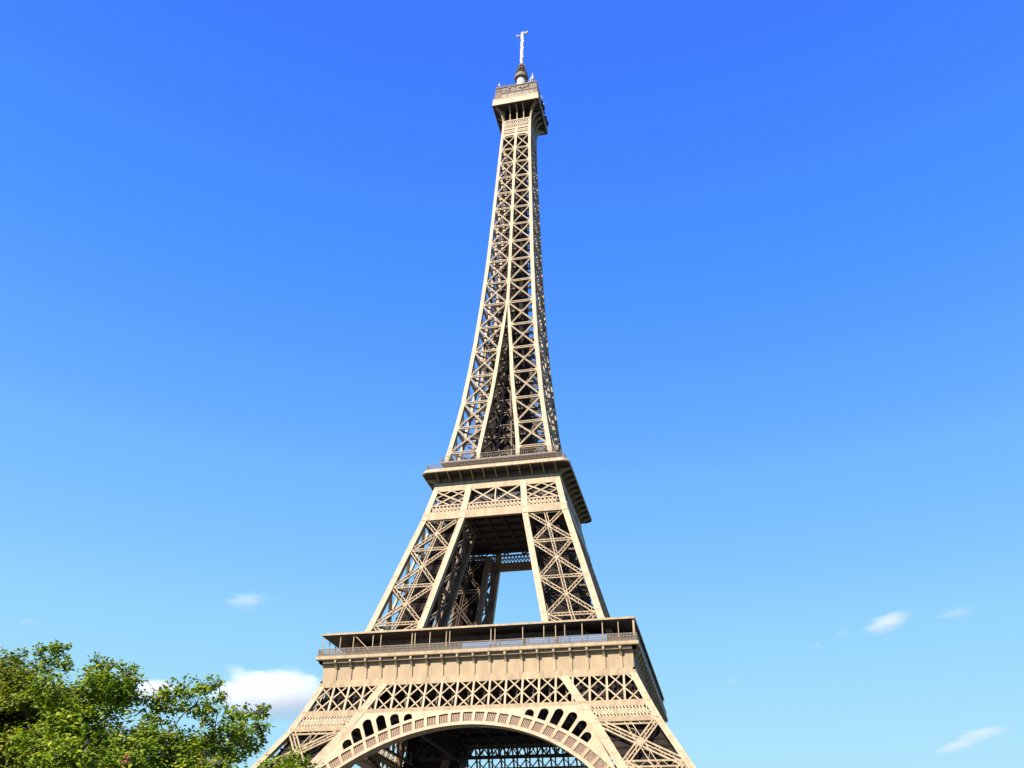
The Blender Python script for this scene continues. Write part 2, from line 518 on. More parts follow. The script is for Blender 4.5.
    mb.hexa([fp(k, -34.9, 34.9, 53.0), fp(k, 34.9, 34.9, 53.0), fp(k, 33.9, 33.9, 53.0), fp(k, -33.9, 33.9, 53.0),
             fp(k, -34.9, 34.9, 58.0), fp(k, 34.9, 34.9, 58.0), fp(k, 33.9, 33.9, 58.0), fp(k, -33.9, 33.9, 58.0)])
    wall = mb.build('gallery_wall', WALLP, fz)
    mb = MB()
    mb.bar(fp(k, -35.15, 34.9, 53.35), fp(k, 35.15, 34.9, 53.35), .5, .5, FN[k])
    mb.bar(fp(k, -35.75, 35.3, 57.62), fp(k, 35.75, 35.3, 57.62), .5, .9, FN[k])  # moulding added to bring the lip's shadow lower on the wall
    mb.build('wall_and_added_moulding', IRON, wall)
    for i in range(-9, 10):
        x = 3.56 * (i + .1)
        mb = MB()
        w = .23
        prof = [(34.75, 53.4), (35.2, 53.4), (35.2, 56.0), (35.4, 56.4), (35.75, 56.9), (36.2, 57.3), (36.25, 57.93), (34.75, 57.93)]
        mb.rings([[fp(k, x - w, d, z) for d, z in prof], [fp(k, x + w, d, z) for d, z in prof]])
        mb.build('console', IRON, wall)

# ---- first gallery
def rsq(h, z, r=0.0, n=1):
    if r <= 0: return [(-h, -h, z), (h, -h, z), (h, h, z), (-h, h, z)]
    pts = []
    for cx_, cy_, a0 in ((h - r, -(h - r), -90), (h - r, h - r, 0), (-(h - r), h - r, 90), (-(h - r), -(h - r), 180)):
        for i in range(n + 1):
            a = R(a0 + 90 * i / n)
            pts.append((cx_ + r * math.cos(a), cy_ + r * math.sin(a), z))
    return pts
gal = bpy.data.objects.new('first_gallery', None); COL.objects.link(gal); gal.parent = tower
mb = MB(); mb.rings([rsq(33.8, 53.2), rsq(33.8, 57.9)]); mb.build('floor_slab', SHADE_DECK, gal)
mb = MB(); mb.rings([rsq(h, z) for h, z in ((35.9, 57.95), (36.3, 58.0), (36.39, 58.15), (36.39, 58.75), (36.2, 58.85))]); mb.build('gallery_lip', IRON, gal)
mb = MB(); mb.rings([rsq(36.0, 57.90), rsq(36.0, 57.945)]); mb.build('soffit_shade_plate', SHADE_DECK, gal)  # thin dark sheet added as painted shade under the gallery lip
# floor beams beneath
mb = MB()
for i in range(-6, 7):
    x = i * 5.2
    mb.box(x - .25, x + .25, -33, 33, 52.2, 53.19)
    mb.box(-33, 33, x - .22, x + .22, 52.35, 53.18)
mb.build('floor_girders', SHADE_DECK, gal)
for k in range(4):
    mb = MB()
    n = 240
    for i in range(n + 1):
        x = -36 + 72 * i / n
        mb.bar(fp(k, x, 36.1, 58.86), fp(k, x, 36.1, 60.4), .13, .06, FN[k])
    for z, w in ((60.45, .16), (59.9, .10), (59.4, .10), (59.0, .12)):
        mb.bar(fp(k, -36.05, 36.1, z), fp(k, 36.05, 36.1, z), w, .1, FN[k])
    for i in range(n):
        x = -36 + 72 * i / n; dx = 72 / n
        mb.bar(fp(k, x, 36.06, 59.0), fp(k, x + dx, 36.06, 59.5), .05, .04, FN[k])
    mb.build('railing', RAIL, gal)
    for x in (-35.5, -31.3, -28.1, -23.4, -21.5, -14.1, -13.4, -9.9, -6.1, -5.3, 4.15, 5.05, 11.3, 16.0, 18.6, 20.6, 24.4, 28.8, 32.2, 35.5):
        mb = MB(); w = .2 if (x > 35 and k == 0) else (.06 if abs(x) > 35 else .085)
        mb.bar(fp(k, x, 35.35, 58.86), fp(k, x, 35.35, 63.6), w * 2, w * 2, FN[k])
        mb.build('gallery_post', IRON, gal)
    mb = MB()
    mb.bar(fp(k, -28.0, 35.3, 63.6), fp(k, -24.4, 35.3, 60.2), .16, .12, FN[k])
    mb.build('diagonal_stay', IRON, gal)
    # pavilion of dark panels, with glass screen in front
    pv = MB()
    x0, x1 = (-24, 24)
    pv.hexa([fp(k, x0, 29.5, 58.86), fp(k, x1, 29.5, 58.86), fp(k, x1, 24.0, 58.86), fp(k, x0, 24.0, 58.86),
             fp(k, x0, 30.5, 63.55), fp(k, x1, 30.5, 63.55), fp(k, x1, 24.0, 63.55), fp(k, x0, 24.0, 63.55)])
    for i in range(17):
        x = x0 + 48 * i / 16
        pv.bar(fp(k, x, 29.55, 58.9), fp(k, x, 30.55, 63.5), .16, .16, FN[k])
    pv.build('pavilion', PAV, gal)
    for xa, xb, zt in ((-3.0, 10.8, 61.0), (11.6, 18.0, 61.35), (18.9, 29.5, 61.5)):
        mb = MB()
        mb.hexa([fp(k, xa, 33.6, 58.9), fp(k, xb, 33.6, 58.9), fp(k, xb, 33.54, 58.9), fp(k, xa, 33.54, 58.9),
                 fp(k, xa, 33.4, zt), fp(k, xb, 33.4, zt), fp(k, xb, 33.34, zt), fp(k, xa, 33.34, zt)])
        mb.build('glass_screen', GLASS, gal)
    # roof strip of the gallery
    mb = MB()
    mb.hexa([fp(k, -35.7, 35.7, 63.6), fp(k, 35.7, 35.7, 63.6), fp(k, 22, 22, 63.6), fp(k, -22, 22, 63.6),
             fp(k, -35.7, 35.7, 63.9), fp(k, 35.7, 35.7, 63.9), fp(k, 22, 22, 64.0), fp(k, -22, 22, 64.0)])
    mb.build('gallery_roof', ROOFM, gal)
    mb = MB()
    mb.bar(fp(k, -35.85, 35.78, 63.88), fp(k, 35.85, 35.78, 63.88), .42, .2, FN[k])
    mb.build('roof_fascia', IRON, gal)

# ---- second floor frieze and platform
for k in range(4):
    fz = bpy.data.objects.new('upper_frieze', None); COL.objects.link(fz); fz.parent = tower
    mb = MB()
    fbar(mb, k, (-Wd(99.3) + .1, 99.35), (Wd(99.3) - .1, 99.35), 2.2, .8, .05, jit=0)
    fbar(mb, k, (-Wd(102.5) + .1, 102.55), (Wd(102.5) - .1, 102.55), .35, .7, .03, jit=0)
    fbar(mb, k, (-Wd(108.5) + .1, 108.5), (Wd(108.5) - .1, 108.5), 2.4, .8, .06, jit=0)
    fbar(mb, k, (-Wd(109.6), 109.75), (Wd(109.6), 109.75), .3, .9, .18, jit=0)
    fbar(mb, k, (-Wd(98.2), 98.25), (Wd(98.2), 98.25), .3, .9, .15, jit=0)
    mb.build('frieze_beam', IRON, fz)
    for s in (-1, 1):
        mb = MB()
        fbar(mb, k, (s * 8.45, 98.3), (s * 7.25, 109.6), 1.6, .9, .09, jit=0)
        mb.build('frieze_pilaster', IRON, fz)
        mb = MB()
        rs = []
        for z in (98.2, 103, 109.7):
            rs.append([fp(k, s * (Wd(z) - 1.5), Wd(z) + .02, z), fp(k, s * Wd(z), Wd(z) + .02, z), fp(k, s * (Wd(z)), Wd(z) - .7, z), fp(k, s * (Wd(z) - 1.5), Wd(z) - .7, z)])
        mb.rings(rs)
        mb.build('frieze_pilaster', IRON, fz)
    mb = MB()
    z0, z1 = 102.7, 107.35
    def Xs(xa, xb, n):
        for i in range(n):
            a = xa + (xb - xa) * i / n; b = xa + (xb - xa) * (i + 1) / n
            fbar(mb, k, (a, z0), (b, z1), .36, .3, -.08)
            fbar(mb, k, (b, z0), (a, z1), .36, .3, -.15)
            if i: fbar(mb, k, (a, z0), (a, z1), .3, .25, -.2)
    Xs(-6.6, 6.6, 2)
    for s in (-1, 1):
        Xs(s * 8.0, s * 16.6, 1)
        # half panels that make the side openings a double lattice
        a, b = 8.0, 16.6; mdl = (a + b) / 2; zm = (z0 + z1) / 2
        for p, q in (((a, zm), (mdl, z1)), ((a, zm), (mdl, z0)), ((b, zm), (mdl, z1)), ((b, zm), (mdl, z0))):
            fbar(mb, k, (s * p[0], p[1]), (s * q[0], q[1]), .26, .25, -.24)
    mb.build('frieze_lattice', IRON, fz)
    mb = MB()
    n = 34
    za, zb = 100.4, 102.4
    for i in range(n):
        for sg in (0, 1):
            u0, u1 = i / n, (i + 1.5) / n
            if u1 > 1: continue
            if sg: u0, u1 = u1, u0
            h = 17.2
            fbar(mb, k, (-h + 2 * h * u0, za), (-h + 2 * h * u1, zb), .24, .15, -.14, jit=.04)
    fbar(mb, k, (-17, 101.5), (17, 101.5), .3, .15, -.2)
    mb.build('scroll_lattice', IRON, fz)
    # wall behind the brackets, brackets
    mb = MB()
    mb.hexa([fp(k, -16.95, 16.95, 109.85), fp(k, 16.95, 16.95, 109.85), fp(k, 16.2, 16.2, 109.85), fp(k, -16.2, 16.2, 109.85),
             fp(k, -16.95, 16.95, 111.7), fp(k, 16.95, 16.95, 111.7), fp(k, 16.2, 16.2, 111.7), fp(k, -16.2, 16.2, 111.7)])
    wl = mb.build('bracket_wall', IRON_IN, fz)
    for i in range(-5, 6):
        x = 3.25 * i + .15
        mb = MB(); w = .09
        prof = [(16.9, 109.9), (17.3, 109.9), (17.8, 110.25), (18.6, 110.75), (19.5, 111.2), (20.15, 111.6), (20.1, 111.74), (16.9, 111.74)]
        mb.rings([[fp(k, x - w, d, z) for d, z in prof], [fp(k, x + w, d, z) for d, z in prof]])
        mb.build('bracket', IRON, wl)

plat = bpy.data.objects.new('second_platform', None); COL.objects.link(plat); plat.parent = tower
mb = MB(); mb.rings([rsq(16.3, 102.5), rsq(15.6, 111.6)]); mb.build('floor_slab', SHADE_DECK, plat)
mb = MB()
for i in range(-3, 4):
    mb.box(i * 4.4 - .2, i * 4.4 + .2, -15.4, 15.4, 101.7, 102.49)
    mb.box(-15.4, 15.4, i * 4.4 - .18, i * 4.4 + .18, 101.8, 102.48)
mb.build('floor_girders', SHADE_DECK, plat)
mb = MB(); mb.rings([rsq(h, z, r_, 6) for h, z, r_ in ((16.9, 111.75, .5), (20.15, 111.76, 2.0), (20.35, 111.9, 2.0), (20.35, 112.2, 2.0), (19.95, 113.0, 1.9), (19.3, 113.25, 1.8))]); mb.build('platform_lip', IRON, plat)
mb = MB(); mb.rings([rsq(20.0, 111.70, 1.9, 6), rsq(20.0, 111.745, 1.9, 6)]); mb.build('soffit_shade_plate', SHADE_DECK, plat)  # dark sheet that paints the shade beneath the platform lip
for k in range(4):
    mb = MB(); n = 90
    for i in range(n + 1):
        x = -18.9 + 37.8 * i / n
        mb.bar(fp(k, x, 19.0, 113.2), fp(k, x, 19.0, 115.0), .07, .05, FN[k])
    for z, w in ((115.0, .12), (114.1, .07), (113.6, .07), (114.5, .05)):
        mb.bar(fp(k, -18.95, 19.0, z), fp(k, 18.95, 19.0, z), w, .08, FN[k])
    mb.build('railing', RAIL, plat)
    mb = MB(); n = 60
    for i in range(n + 1):
        x = -15.9 + 31.8 * i / n
        mb.bar(fp(k, x, 16.0, 117.2), fp(k, x, 16.0, 118.8), .07, .05, FN[k])
    for z, w in ((118.8, .12), (118.0, .07)):
        mb.bar(fp(k, -15.9, 16.0, z), fp(k, 15.9, 16.0, z), w, .08, FN[k])
    mb.build('railing', RAIL, plat)
mb = MB(); mb.rings([rsq(13.0, 113.26), rsq(13.0, 116.6), rsq(16.1, 116.8), rsq(16.1, 117.15)]); mb.build('upper_deck', PAV, plat)

# ---- the shaft
NODES = [120.4, 129.1, 138.1, 147.9, 157.4, 166.9, 176.3, 185.5, 195.0, 203.3, 211.4, 219.6, 227.4, 235.4, 243.0, 250.4, 257.4]
shaft = bpy.data.objects.new('shaft', None); COL.objects.link(shaft); shaft.parent = tower
bo = lambda z: interp([(118, 1.25), (200, 1.15), (260, .95)], z)
bm = lambda z: interp([(118, 1.1), (176, .98), (260, .85)], z)
for sx in (-1, 1):
    for sy in (-1, 1):
        mb = MB(); square_col(mb, zs_of(117.2, 262), rng(Wd, sx, bo, 0), rng(Wd, sy, bo, 0)); mb.build('corner_beam', IRON, shaft)
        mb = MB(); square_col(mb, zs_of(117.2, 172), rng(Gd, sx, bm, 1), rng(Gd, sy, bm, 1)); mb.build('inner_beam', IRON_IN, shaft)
for k in range(4):
    for s in (-1, 1):
        mb = MB(); rs = []
        for z in zs_of(117.2, 176):
            g0 = Gd(z) - .5 * max(0, (z - 157) / 19); x0, x1 = sorted((s * max(g0, 0.001), s * (g0 + bm(z) * (1 if z < 176 else .5))))
            rs.append([fp(k, x0, Wd(z) - .01, z), fp(k, x1, Wd(z) - .01, z), fp(k, x1, Wd(z) - .8, z), fp(k, x0, Wd(z) - .8, z)])
        mb.rings(rs); mb.build('inner_beam', IRON, shaft)
    mb = MB(); rs = []
    for z in zs_of(176, 262):
        h = bm(z) / 2
        rs.append([fp(k, -h, Wd(z) - .015, z), fp(k, h, Wd(z) - .015, z), fp(k, h, Wd(z) - .8, z), fp(k, -h, Wd(z) - .8, z)])
    mb.rings(rs); mb.build('centre_beam', IRON, shaft)
    for s in (-1, 1):
        for face in (0, 1):
            mb = MB()
            df = Wd if face == 0 else (lambda z: Gd(z) + .5)
            off = -.12
            for a, b in zip(NODES, NODES[1:]):
                if face and a > 165: continue
                ga = Gd(a) + .5 if a < 170 else .3; gb = Gd(b) + .5 if b < 170 else .3
                w = .46 if a < 200 else .38
                laced(mb, k, (s * ga, a + .2), (s * (Wd(b) - .8), b - .2), w, off, df, flange=.13, depth=.35, lace=.07)
                laced(mb, k, (s * (Wd(a) - .8), a + .2), (s * gb, b - .2), w, off - .07, df, flange=.13, depth=.35, lace=.07)
            for a in NODES:
                if face and a > 167: continue
                ga = Gd(a) + .5 if a < 170 else .3
                laced(mb, k, (s * ga, a), (s * (Wd(a) - .8), a), .8, off - .05, df, flange=.18, depth=.5, lace=.07)
            if face == 0:
                zz = 119.0
                while zz < 257:
                    fbar(mb, k, (s * (Wd(zz) - bo(zz) + .1), zz), (s * (Wd(zz) - .1), zz), .26, .3, .025, jit=0.002)
                    zz += 3.0
                for a in NODES:
                    for xs in (Wd(a) - 1.15, .35 if a > 170 else Gd(a) + 1.0):
                        q = [(s * xs + u * .62, a + v * .62) for u, v in ((-1, 0), (0, -1), (1, 0), (0, 1))]
                        mb.hexa([fp(k, x, Wd(z) - .045, z) for x, z in q] + [fp(k, x, Wd(z) - .10, z) for x, z in q])
            mb.build('lattice_bracing', IRON if face == 0 else IRON_IN, shaft)
    # ties across the gap between the columns, and gusset plates at the nodes
    for a in NODES[:3]:
        mb = MB()
        mb.bar(fp(k, -Gd(a) - .2, .46 * Wd(a) + .5, a), fp(k, 0.1, .46 * Wd(a) + .3, a + 8), .3, .3, FN[k])
        mb.bar(fp(k, Gd(a) + .2, .46 * Wd(a) + .5, a), fp(k, -0.1, .46 * Wd(a) + .3, a + 8), .3, .3, FN[k])
        mb.build('tie_bar', IRON_IN, shaft)
    mb = MB()
    zz = [119.0 + 4.4 * q for q in range(12)]
    for a, b in zip(zz, zz[1:]):
        ga, gb = max(.3, Gd(a)), max(.3, Gd(b)); dq = lambda z: .46 * Wd(z) + 1.0
        for sg in (-1, 1):
            mb.bar(fp(k, sg * ga * .9, dq(a), a), fp(k, 0, dq(b) + .02 * sg, b), .3, .2, FN[k])
            mb.bar(fp(k, sg * ga * .45, dq(a) + .25, a), fp(k, sg * gb * .45, dq(b) + .25, b), .34, .3, FN[k])
        mb.bar(fp(k, -ga, dq(a) + .3, a), fp(k, ga, dq(a) + .3, a), .22, .3, FN[k])
    mb.build('core_lattice', IRON_IN, shaft)


# floors, and lift posts in a solid dark box added inside the shaft
for i, a in enumerate(NODES):
    mb = MB()
    w0 = Wd(a) - .7
    for p, q in (((-w0, -w0), (w0, w0)), ((-w0, w0), (w0, -w0)), ((-w0, 0), (w0, 0)), ((0, -w0), (0, w0)), ((-w0, w0 * .5), (w0, w0 * .5)), ((-w0, -w0 * .5), (w0, -w0 * .5))):
        mb.bar((p[0], p[1], a + random.uniform(-.25, .25)), (q[0], q[1], a + random.uniform(-.25, .25)), .35, .5, (0, 0, 1))
    mb.build('diaphragm', IRON_IN, shaft)
mb = MB()
for sx in (-1, 1):
    for sy in (-1, 1):
        for (u, v) in ((2.0, 2.0), (2.0, 0.4), (.4, 2.0)):
            mb.box(sx * u - .22, sx * u + .22, sy * v - .22, sy * v + .22, 117.2, 262)
square_col(mb, zs_of(117.3, 261), lambda z: (-.44 * Wd(z), .44 * Wd(z)), lambda z: (-.44 * Wd(z), .44 * Wd(z)))
z = 118.0; i = 0
while z < 260:
    for k in range(0):
        s = 1 if i % 2 else -1
        mb.bar(fp(k, -2.0 * s, 2.1, z), fp(k, 2.0 * s, 2.1, z + 2.4), .28, .12, FN[k])
        mb.bar(fp(k, -2.0, 2.15, z), fp(k, 2.0, 2.15, z), .4, .15, FN[k])
    z += 2.4; i += 1
mb.build('shade_core_box', SHADE_BLACK, shaft)  # the box hides sky behind the bracing and darkens the shaft
# ---- top of the shaft and summit cabin
top = bpy.data.objects.new('summit_cabin', None); COL.objects.link(top); top.parent = tower
for k in range(4):
    mb = MB()
    for z, w, o_ in ((258.2, .9, .02), (259.4, .5, .06), (260.4, .6, .0), (261.5, .6, .06)):
        fbar(mb, k, (-Wd(z) + .4, z), (Wd(z) - .4, z), w, .5, o_ - .03, jit=0)
    fbar(mb, k, (-5.0, 259.9), (5.0, 259.9), 3.6, .3, -.25, jit=0)
    fbar(mb, k, (-5.3, 266.0), (5.3, 266.0), .4, .5, .05, jit=0)
    mb.build('shaft_head_beam', IRON, top)
    mb = MB(); n = 12
    for (za, zb) in ((261.9, 263.8), (263.9, 265.9)):
        for i in range(n):
            for sg in (0, 1):
                u0, u1 = i / n, (i + 1) / n
                if sg: u0, u1 = u1, u0
                fbar(mb, k, (-4.9 + 9.8 * u0, za), (-4.9 + 9.8 * u1, zb), .24, .15, -.1, jit=.02)
        fbar(mb, k, (-5.2, zb), (5.2, zb), .22, .2, -.05)
    mb.build('scroll_lattice', IRON, top)
    mb = MB()
    for s in (-1, 1):
        fbar(mb, k, (s * 5.0, 261.8), (s * 5.0, 266.2), .8, .8, .0, jit=0)
    mb.build('head_post', IRON, top)
    for x in (-5.15, -2.55, .1, 2.65, 5.15):
        mb = MB(); w = .17
        prof = [(5.2, 265.2), (5.5, 265.2), (5.65, 267.0), (6.1, 268.8), (6.9, 270.3), (8.2, 271.55), (8.2, 271.68), (5.2, 271.68)]
        rs = []
        for sg in (-1, 1):
            rs.append([fp(k, (x if abs(x) < 5 else x * (1 + .0 * d)) + sg * w + (0 if abs(x) < 5 else (1 if x > 0 else -1) * (d - 5.4) * .9), d, z) for d, z in prof])
        mb.rings(rs)
        mb.build('bracket', IRON, top)
mb = MB(); mb.rings([rsq(8.7, 271.62), rsq(8.7, 271.675)]); mb.build('soffit_shade_plate', SHADE_DECK, top)  # summit underside shade, painted as an added dark sheet
mb = MB(); mb.rings([rsq(4.6, 262.0), rsq(4.75, 271.65)]); mb.build('inner_shade_drum', SHADE_BLACK, top)
mb = MB(); mb.rings([rsq(h, z, r_, 3) for h, z, r_ in ((5.2, 271.68, .3), (8.8, 271.7, .3), (9.0, 271.85, .3), (9.0, 272.3, .3), (8.85, 274.9, .3), (8.95, 275.0, .3), (8.95, 275.4, .3), (8.3, 275.5, .3))]); mb.build('summit_lip', IRON, top)
mb = MB(); mb.rings([rsq(h, z) for h, z in ((8.2, 275.5), (8.1, 278.6), (8.25, 278.8), (8.2, 279.3), (8.0, 279.4), (7.75, 282.4), (8.0, 282.6), (8.0, 283.1), (5.0, 284.6), (3.0, 286.4))]); mb.build('cabin_wall', IRON_IN, top)
for k in range(4):
    mb = MB()
    for xa, xb in ((-5.6, -3.4), (-3.1, -.6), (-.3, 2.4), (2.8, 5.0), (5.2, 6.8)):
        mb.bar(fp(k, xa, 8.14, 277.2), fp(k, xb, 8.14, 277.2), 1.5, .12, FN[k])
    mb.build('window_band', PAV, top)
    mb = MB()
    n = 34
    for i in range(n + 1):
        x = -8.3 + 16.6 * i / n
        mb.bar(fp(k, x, 8.7, 275.4), fp(k, x, 8.6, 277.0), .07, .05, FN[k])
    for z in (275.9, 276.5, 277.0):
        mb.bar(fp(k, -8.6, 8.65, z), fp(k, 8.6, 8.65, z), .09, .06, FN[k])
    # mesh cage at the corner
    for i in range(9):
        x = -8.2 + i * .3
        mb.bar(fp(k, x, 8.28, 276.3), fp(k, x + .15, 8.05, 281.9), .13, .08, FN[k])
        z = 276.6 + i * .62
        mb.bar(fp(k, -8.2, 8.2, z), fp(k, -5.7, 8.2, z), .14, .08, FN[k])
    mb.build('safety_mesh', MESH, top)
    mb = MB()
    for i in range(12):
        x = -7.7 + 15.4 * i / 11
        mb.bar(fp(k, x, 7.6, 283.2), fp(k, x, 7.6, 284.5), .09, .09, FN[k])
    mb.bar(fp(k, -7.75, 7.6, 284.4), fp(k, 7.75, 7.6, 284.4), .09, .09, FN[k])
    mb.build('roof_rail', IRON_IN, top)
for k in range(4):
    rq = random.Random(40 + k)
    for i in range(9):
        mb = MB(); x = rq.uniform(-7, 7); z = rq.uniform(279.6, 282.2); w = rq.uniform(.3, .9); h = rq.uniform(.3, .8); d = 7.95
        mb.bar(fp(k, x - w / 2, d + .1, z), fp(k, x + w / 2, d + .1, z), h, .5, FN[k])
        mb.build('equipment_box', rq.choice((PAV, ROOFM, RAIL)), top)
# small aerials round the roof
for x, y, h, r_ in ((-6.9, -7.3, 3.6, .22), (6.2, -7.2, 6.0, .3), (5.3, -6.8, 4.2, .2), (7.4, -3.0, 3.2, .22), (7.6, 2.0, 3.6, .28), (7.4, 6.5, 3.0, .2), (4.4, -6.0, 3.4, .15), (8.0, 4.5, 2.4, .25)):
    mb = MB()
    z0 = 283.1
    mb.tube([(x, y, z0), (x, y, z0 + h)], [r_ * .6, r_ * .35], 8)
    mb.tube([(x, y, z0 + h * .35), (x, y, z0 + h * .7)], r_ * 1.3, 8)
    mb.tube([(x - .8, y, z0 + h * .55), (x + .8, y, z0 + h * .55)], r_ * .3, 6)
    mb.build('aerial', WHITE, top)
for x in (8.95,):
    for y, z in ((-4.0, 274.3), (-1.0, 275.5), (3.0, 274.0), (6.3, 275.0)):
        mb = MB(); mb.box(x, x + .7, y - .5, y + .5, z - .9, z + .9); mb.bar((x - .2, y, z), (x + .1, y, z), .2, .2, (0, 0, 1))
        mb.build('antenna_panel', ROOFM, top)

mast = bpy.data.objects.new('mast', None); COL.objects.link(mast); mast.parent = tower
mb = MB(); mb.lathe([(2.7, 286.0), (2.6, 290.2), (1.8, 291.2), (1.75, 295.6)]); mb.build('lantern_drum', WHITE, mast, smooth=False)
mb = MB(); mb.lathe([(1.9, 295.6), (2.7, 295.9), (2.8, 297.2), (2.3, 297.5), (2.1, 298.6)]); mb.build('lantern_ring', RAIL, mast)
mb = MB()
mb.lathe([(1.5, 298.6), (1.0, 304.6), (.5, 305.6)], n=12)
for i in range(10):
    a = i * math.pi / 5
    mb.bar((2.5 * math.cos(a), 2.5 * math.sin(a), 297.6), (1.0 * math.cos(a), 1.0 * math.sin(a), 305.2), .2, .2, (0, 0, 1))
for z, r_ in ((299.5, 2.2), (301.2, 1.85), (303.0, 1.45)):
    mb.lathe([(r_, z), (r_ + .1, z + .15), (r_, z + .3)], n=12)
mb.build('lantern_cone', IRON_IN, mast)
mb = MB()
mb.lathe([(.62, 304.8), (.6, 312), (.5, 318), (.45, 325.6), (.2, 326.4)], n=10)
z = 305.5
while z < 324:
    a = random.uniform(0, 6.28)
    for i in range(3):
        a += 2.1
        c, s = math.cos(a), math.sin(a)
        mb.bar((.4 * c, .4 * s, z), (.72 * c, .72 * s, z), .25, 1.0, (0, 0, 1))
    z += 1.5
mb.build('antenna_mast', WHITE, mast)
mb = MB()
mb.tube([(-1.9, 0, 324.1), (0, 0, 324.8), (2.0, 0, 325.3)], .22, 8)
mb.tube([(-2.3, 0, 323.8), (-1.5, 0, 324.3)], [.5, .5], 8)
mb.tube([(1.0, 0, 324.9), (2.4, 0, 325.6)], [.55, .6], 8)
mb.tube([(-.5, 0, 325.5), (.8, 0, 326.2)], .35, 8)
mb.build('mast_head', WHITE, mast)

# ------------------------------------------------------------------ trees
def pix_dir(px, py):
    return (_f + _r * ((px - 512) / FPX) - _u * ((py - 384) / FPX))
def at(px, py, dist):             # dist = horizontal metres
    d = pix_dir(px, py); h = math.hypot(d.x, d.y)
    return CAM_POS + d * (dist / h)

def tree(name_label, base, lobes, dist, leafmat, seed, leaf=0.096, dens=2.6, fork=2.2):
    rnd = random.Random(seed)
    root = thing('leafy_tree', name_label, 'tree', tuple(base))
    loc = Vector(base)
    centres = []
    for px, py, rp, dz in lobes:
        c = at(px, py, dist + dz + rnd.uniform(-.8, .8))
        r_ = rp / FPX * (c - CAM_POS).length * .84
        centres.append((c - loc, r_))
        if rp >= 13:
            for q_ in (1.5, 2.7):
                c2 = at(px + rnd.uniform(-4, 4), py + 3 + rnd.uniform(-2, 5), dist + dz + q_ + rnd.uniform(-.3, .3))
                centres.append((c2 - loc, r_ * .86))
    tr = MB()
    top_c = Vector((0, 0, 0))
    for c, _r_ in centres: top_c += c
    top_c /= len(centres)
    fk = Vector((top_c.x * .35, top_c.y * .35, fork))
    tr.tube([(0, 0, -.1), (0.02, 0, .3), (fk.x * .4, fk.y * .4, fork * .55), fk], [.30, .2, .16, .14], 10)
    limb_pts = [(fk, .1)]
    for c, r_ in sorted(centres, key=lambda a: a[0].z):
        best = min(limb_pts, key=lambda q: (q[0] - c).length + (2.0 if q[0].z > c.z else 0))
        p0, r0 = best; mid = (p0 + c) / 2 + Vector((rnd.uniform(-.15, .15), rnd.uniform(-.15, .15), .1))
        r1 = max(.012, r0 * .55)
        tr.tube([p0, mid, c], [r0 * .8, (r0 * .8 + r1) / 2, r1], 6)
        limb_pts += [(mid, (r0 + r1) / 2), (c, r1)]
        for i in range(5):        # twigs
            d = Vector((rnd.gauss(0, 1), rnd.gauss(0, 1), rnd.gauss(.2, 1))).normalized()
            tr.tube([c, c + d * r_ * .5 + Vector((0, 0, .03)), c + d * r_ * .95], [r1 * .7, r1 * .45, .006], 5)
    tr.build('trunk', BARK, root, w=False, smooth=True)
    V = []; Fc = []
    def add_leaf(p, n, s):
        a = n.orthogonal().normalized()
        a = (a * math.cos(q := rnd.uniform(0, 6.28)) + n.cross(a) * math.sin(q))
        b = n.cross(a).normalized()
        w = s * rnd.uniform(.55, .75); o = len(V)
        dn = n * (-.18 * s)
        V.extend([p - a * s * .5, p + b * w * .5 + dn * .0, p + a * s * .55 + dn, p - b * w * .5, p + n * (.10 * s)])
        Fc.extend([(o, o + 1, o + 4), (o + 1, o + 2, o + 4), (o + 2, o + 3, o + 4), (o + 3, o, o + 4)])
    for c, r_ in centres:
        ncl = max(5, int(7.5 * dens * (r_ / .4) ** 2.05))
        for i in range(ncl):
            d = Vector((rnd.gauss(0, 1), rnd.gauss(0, 1), rnd.gauss(0, 1))).normalized()
            rad = r_ * (rnd.uniform(.0, 1) ** .42)
            rr = 1 + .30 * noise.noise((c + d * 1.3) * 1.7)
            cc = c + Vector((d.x * rad, d.y * rad, d.z * rad * .85)) * rr
            cr = min(rnd.uniform(.10, .25), r_ * .7)
            nl = int(rnd.uniform(950, 1400) * cr * cr)
            for j in range(nl):
                dd = Vector((rnd.gauss(0, 1), rnd.gauss(0, 1), rnd.gauss(0, .42)))
                p = cc + dd * cr * .75
                n = (Vector((rnd.gauss(0, .5), rnd.gauss(0, .5), .8)) + d * .5 + sdir * .5).normalized()
                add_leaf(p, n, leaf * rnd.uniform(.55, 1.3))
        for i in range(int(3 * dens)):   # stray sprigs past the outline
            d = Vector((rnd.gauss(0, 1), rnd.gauss(0, 1), rnd.gauss(.4, 1))).normalized()
            for j in range(10):
                p = c + d * r_ * (.85 + .5 * j / 10) + Vector((rnd.gauss(0, .03), rnd.gauss(0, .03), rnd.gauss(0, .03)))
                n = Vector((rnd.gauss(0, .6), rnd.gauss(0, .6), 1)).normalized()
                add_leaf(p, n, leaf * rnd.uniform(.55, .95))
    me = bpy.data.meshes.new('crown'); me.from_pydata([tuple(v) for v in V], [], Fc); me.materials.append(leafmat)
    o = bpy.data.objects.new('crown', me); COL.objects.link(o); o.parent = root
    return root, len(Fc)

